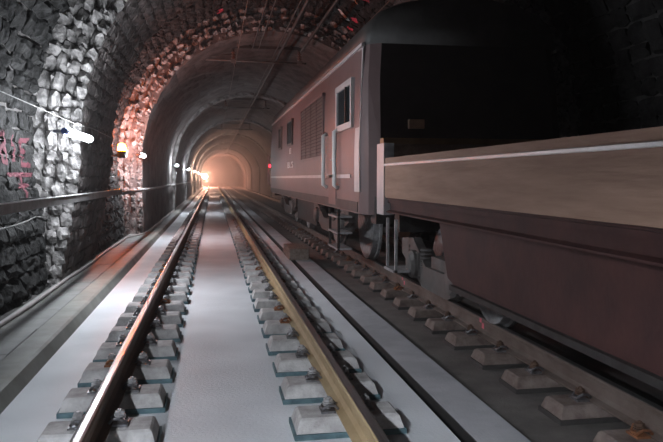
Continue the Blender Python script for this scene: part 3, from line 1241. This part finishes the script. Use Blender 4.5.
def text(body, size, loc, rot, m, parent, name='lettering', ext=0.004):
    c = bpy.data.curves.new(name, 'FONT')
    c.body = body
    c.size = size
    c.extrude = ext
    c.align_x = 'CENTER'
    tmp = bpy.data.objects.new(name + '_tmp', c)
    COL.objects.link(tmp)
    dg = bpy.context.evaluated_depsgraph_get()
    me = bpy.data.meshes.new_from_object(tmp.evaluated_get(dg))
    bpy.data.objects.remove(tmp)
    me.materials.clear()
    me.materials.append(m)
    o = link(name, me, parent)
    o.location = loc
    o.rotation_euler = rot
    return o


# lettering on the near side reads left to right towards the viewer's right (-Y)
o = text('BLS', 0.22, (XL - 0.008, yl(17.4), zl(CZ + 0.26)), (PI / 2, 0, -PI / 2), M_WHITE, loco)
o.scale = (4.0, 1, 1)
o = text('13', 0.20, (XL - 0.008, yl(17.4), zl(CZ + 0.62)), (PI / 2, 0, -PI / 2), M_WHITE, loco)
o.scale = (2.6, 1, 1)
# cab face details (end facing the viewer)
for s in (-1, 1):
    b = MB()
    x0, x1 = sorted((s * 0.06, s * 1.05))
    yq = 0.10
    b.add([(x0, yq - 0.01, zb + 1.40), (x1, yq - 0.01, zb + 1.40), (x1, yq + 0.10, zg - 0.28), (x0, yq + 0.10, zg - 0.28),
           (x0, yq + 0.2, zb + 1.40), (x1, yq + 0.2, zb + 1.40), (x1, yq + 0.3, zg - 0.28), (x0, yq + 0.3, zg - 0.28)],
          [(0, 1, 2, 3), (7, 6, 5, 4), (0, 4, 5, 1), (1, 5, 6, 2), (2, 6, 7, 3), (3, 7, 4, 0)])
    b.build('windscreen', M_GLASS, loco)
    b = MB()
    b.lathe((s * 0.95, 0.02, zb + 0.55), (0, -1, 0), [(0, 0.13), (0.06, 0.13), (0.07, 0.09)], 14)
    hl = b.build('headlight', M_LOCOL, loco)
    b = MB()
    b.lathe((s * 0.95, -0.05, zb + 0.55), (0, -1, 0), [(0, 0.085), (0.012, 0.08)], 14)
    b.build('lens', M_GLASS, hl)
    for (ye, dr_) in ((0.0, -1), (LL, 1)):
        b = MB()
        b.lathe((s * 0.875, ye, zl(1.16)), (0, dr_, 0), [(0, 0.09), (0.20, 0.09), (0.205, 0.06), (0.36, 0.06), (0.365, 0.19), (0.38, 0.2), (0.41, 0.17)], 16)
        b.build('buffer', M_DARK, loco, True)
for ya, yb in ((-0.05, 0.25), (LL - 0.25, LL + 0.05)):
    b = MB()
    b.box(-1.3, 1.3, ya, yb, zl(0.98), zl(1.34))
    b.build('buffer_beam', M_DARK, loco)
b = MB()
b.box(-0.85, -0.64, -0.02, 0.16, zl(2.24), zl(2.36))
b.build('number_plate', mat('dull_brass', (0.35, 0.22, 0.15), 0.5, 0.3), loco)
# steps under the cab door
for (ya, yb) in ((10.75, 11.6),):
    for z in (0.42, 0.68, 0.94):
        b = MB()
        b.box(XL + 0.0, XL + 0.25, yl(ya), yl(yb), zl(z), zl(z + 0.03))
        b.build('step', M_STEEL, loco)
    b = MB()
    b.box(XL + 0.01, XL + 0.05, yl(ya), yl(ya) + 0.04, zl(0.42), zl(1.08))
    b.box(XL + 0.01, XL + 0.05, yl(yb) - 0.04, yl(yb), zl(0.42), zl(1.08))
    b.build('step_bracket', M_DARK, loco)
# underframe box between the bogies
b = MB()
b.box(-1.2, 1.2, LL / 2 - 1.7, LL / 2 + 1.7, 0.35, zb + 0.02)
b.build('equipment_box', M_DARK, loco)


def bogie(parent, yc, wb, wr, xh, frame_m, name='bogie', fz=0.62):
    """side frames, springs, axle boxes and wheels of one bogie (part), pieces one level below"""
    b = MB()
    L = wb / 2 + 0.55
    for s in (-1, 1):
        xa, xb = sorted((s * xh, s * (xh - 0.10)))
        b.prism([(yc - L, fz + 0.04), (yc - L, fz + 0.22), (yc - wb / 2 - 0.1, fz + 0.26), (yc - wb * 0.22, fz - 0.02), (yc + wb * 0.22, fz - 0.02), (yc + wb / 2 + 0.1, fz + 0.26),
                 (yc + L, fz + 0.22), (yc + L, fz + 0.04), (yc + wb * 0.3, fz - 0.26), (yc - wb * 0.3, fz - 0.26)], xa, xb, 'x')
    b.box(-xh + 0.05, xh - 0.05, yc - 0.25, yc + 0.25, fz - 0.2, fz + 0.1)
    bg = b.build(name, frame_m, parent)
    for k in (-1, 1):
        y = yc + k * wb / 2
        for s in (-1, 1):
            b = MB()
            b.lathe((s * 0.685, y, wr), (s, 0, 0), [(-0.02, wr + 0.028), (0.02, wr + 0.028), (0.03, wr), (0.125, wr - 0.006), (0.13, wr - 0.06), (0.10, wr - 0.08), (0.09, 0.16), (0.13, 0.12), (0.15, 0.1)], 28)
            b.build('wheel', M_STEEL, bg)
            b = MB()
            b.lathe((s * (xh - 0.05), y, wr), (s, 0, 0), [(-0.15, 0.16), (0.10, 0.16), (0.13, 0.12), (0.14, 0.03)], 14)
            b.box(min(s * (xh - 0.14), s * (xh + 0.02)), max(s * (xh - 0.14), s * (xh + 0.02)), y - 0.17, y + 0.17, wr - 0.12, wr + 0.14)
            b.build('axle_box', M_GRILLE, bg)
            for q in (-0.24, 0.24):
                b = MB()
                for c in range(5):
                    z = wr - 0.02 + c * 0.045
                    b.lathe((s * (xh - 0.05), y + q, z), (0, 0, 1), [(0, 0.05), (0.012, 0.065), (0.026, 0.065), (0.036, 0.05)], 10)
                b.build('spring', M_GRILLE, bg)
        b = MB()
        b.tube([(-0.7, y, wr), (0.7, y, wr)], 0.08, 10)
        b.build('axle', M_DARK, bg)
    return bg


bogie(loco, yl(12.9), 2.8, 0.62, 1.22, M_GRILLE)
bogie(loco, yl(20.1), 2.8, 0.62, 1.22, M_GRILLE)
# rear marker lamps at the far end
b = MB()
b.lathe((XL + 0.02, LL - 0.05, zl(CZ + 0.42)), (-1, 0, 0), [(0, 0.06), (0.05, 0.06), (0.06, 0.03)], 10)
o = b.build('marker_lamp', M_RED, loco)
o['label'] = 'small red marker light at the far corner'
b = MB()
b.tube([(XL, LL - 0.02, zl(CZ + 0.75)), (XL - 0.06, LL - 0.02, zl(CZ + 0.72)), (XL - 0.06, LL - 0.02, zl(CZ - 0.2)), (XL, LL - 0.02, zl(CZ - 0.25))], 0.03, 8)
b.build('handrail', M_LOCOL, loco, True)

# ------------------------------------------------------------------ wagon
WY0, WY1 = -6.5, 7.95
wag = empty('flat_wagon', (TX, WY1, ZT))
tag(wag, 'low sided freight wagon with brown boards, nearest of the train', 'wagon')
wx = -1.48                                  # outer face of the near side board


def wy(Y):
    return Y - WY1


zt_, zs_, zd_ = zl(CZ + 0.225), zl(CZ + 0.155), zl(CZ - 0.22)
for s in (-1, 1):
    xa, xb = sorted((s * 1.48, s * 1.44))
    b = MB()
    b.box(xa, xb, wy(WY0) + 0.1, wy(7.55), zd_, zs_ - 0.002)
    b.build('side_board', M_WOOD, wag)
    b = MB()
    b.box(xa, xb, wy(WY0) + 0.1, wy(7.55), zs_, zt_)
    b.build('top_board', M_WOOD, wag)
    b = MB()
    xo = s * 1.495
    b.prism([(xo, zs_ - 0.016), (xo, zs_ + 0.004), (s * 1.47, zs_ + 0.014), (s * 1.47, zs_ - 0.022)], wy(WY0) + 0.1, wy(7.55))
    b.build('edge_highlight', M_WHITE, wag)  # white strip paints in the highlight along the board edge
# headboard towards the locomotive
b = MB()
b.box(-1.42, 1.42, wy(7.82), wy(7.90), zl(1.2), zl(CZ + 0.40))
hb = b.build('end_board', M_WOOD, wag)
b = MB()
b.box(-1.44, 1.44, wy(7.78), wy(7.94), zl(CZ + 0.40), zl(CZ + 0.47))
o = b.build('end_board_cap', mat('warm_oak_cap', (0.34, 0.19, 0.09), 0.6, col2=(0.24, 0.13, 0.06), scale=4), hb)
for s in (-1, 1):
    b = MB()
    xa, xb = sorted((s * 1.36, s * 1.48))
    b.box(xa, xb, wy(7.60), wy(7.93), zl(1.16), zl(CZ + 0.40))
    o = b.build('end_post', M_LOCOL if s < 0 else M_STEEL, wag)
    o['label'] = 'pale steel corner post'
# deck and sole bars
b = MB()
b.box(-1.43, 1.43, wy(WY0), wy(7.9), zl(1.30), zl(1.36))
b.build('deck', M_SILL, wag)
for s in (-1, 1):
    xa, xb = sorted((s * 1.45, s * 1.36))
    b = MB()
    b.prism([(s * 1.45, zl(1.36)), (s * 1.45, zl(1.345)), (s * 1.40, zl(1.33)), (s * 1.40, zl(1.22)), (s * 1.45, zl(1.205)), (s * 1.45, zl(1.19)), (s * 1.32, zl(1.19)), (s * 1.32, zl(1.36))], wy(WY0), wy(7.9))
    b.build('sole_bar', M_SILL, wag)
    b = MB()
    b.prism([(wy(6.0), zl(1.195)), (wy(5.75), zl(0.70)), (wy(5.6), zl(0.66)), (wy(WY0) + 2.2, zl(0.66)), (wy(WY0) + 2.0, zl(1.195))], s * 1.36, s * 1.33, 'x')
    b.build('side_skirt', M_SILL, wag)
    b = MB()
    b.box(min(s * 1.30, s * 1.40), max(s * 1.30, s * 1.40), wy(WY0) + 2.2, wy(5.6), zl(0.615), zl(0.66))
    b.build('skirt_flange', M_DARK, wag)
for ya, yb in ((wy(7.75), wy(7.95)), (wy(WY0), wy(WY0) + 0.2)):
    b = MB()
    b.box(-1.25, 1.25, ya, yb, zl(0.95), zl(1.25))
    b.build('headstock', M_DARK, wag)
for s in (-1, 1):
    b = MB()
    b.lathe((s * 0.875, 0, zl(1.08)), (0, 1, 0), [(0, 0.09), (0.18, 0.09), (0.185, 0.06), (0.31, 0.06), (0.315, 0.19), (0.33, 0.2), (0.36, 0.17)], 16)
    b.build('buffer', M_DARK, wag, True)
bogie(wag, wy(6.75), 1.35, 0.42, 1.15, M_GRILLE, 'bogie', 0.45)
bogie(wag, wy(WY0) + 1.3, 1.35, 0.42, 1.15, M_GRILLE, 'bogie', 0.45)
# small latch on the far side board and a loose step under the end
b = MB()
b.box(1.40, 1.46, wy(5.2), wy(5.5), zt_, zt_ + 0.03)
b.build('latch', M_LOCOL, wag)
b = MB()
b.box(wx + 0.05, wx + 0.35, wy(7.35), wy(7.75), zl(0.52), zl(0.55))
b.box(wx + 0.07, wx + 0.10, wy(7.35), wy(7.38), zl(0.52), zl(1.12))
b.box(wx + 0.07, wx + 0.10, wy(7.72), wy(7.75), zl(0.52), zl(1.12))
b.build('step', M_STEEL, wag)
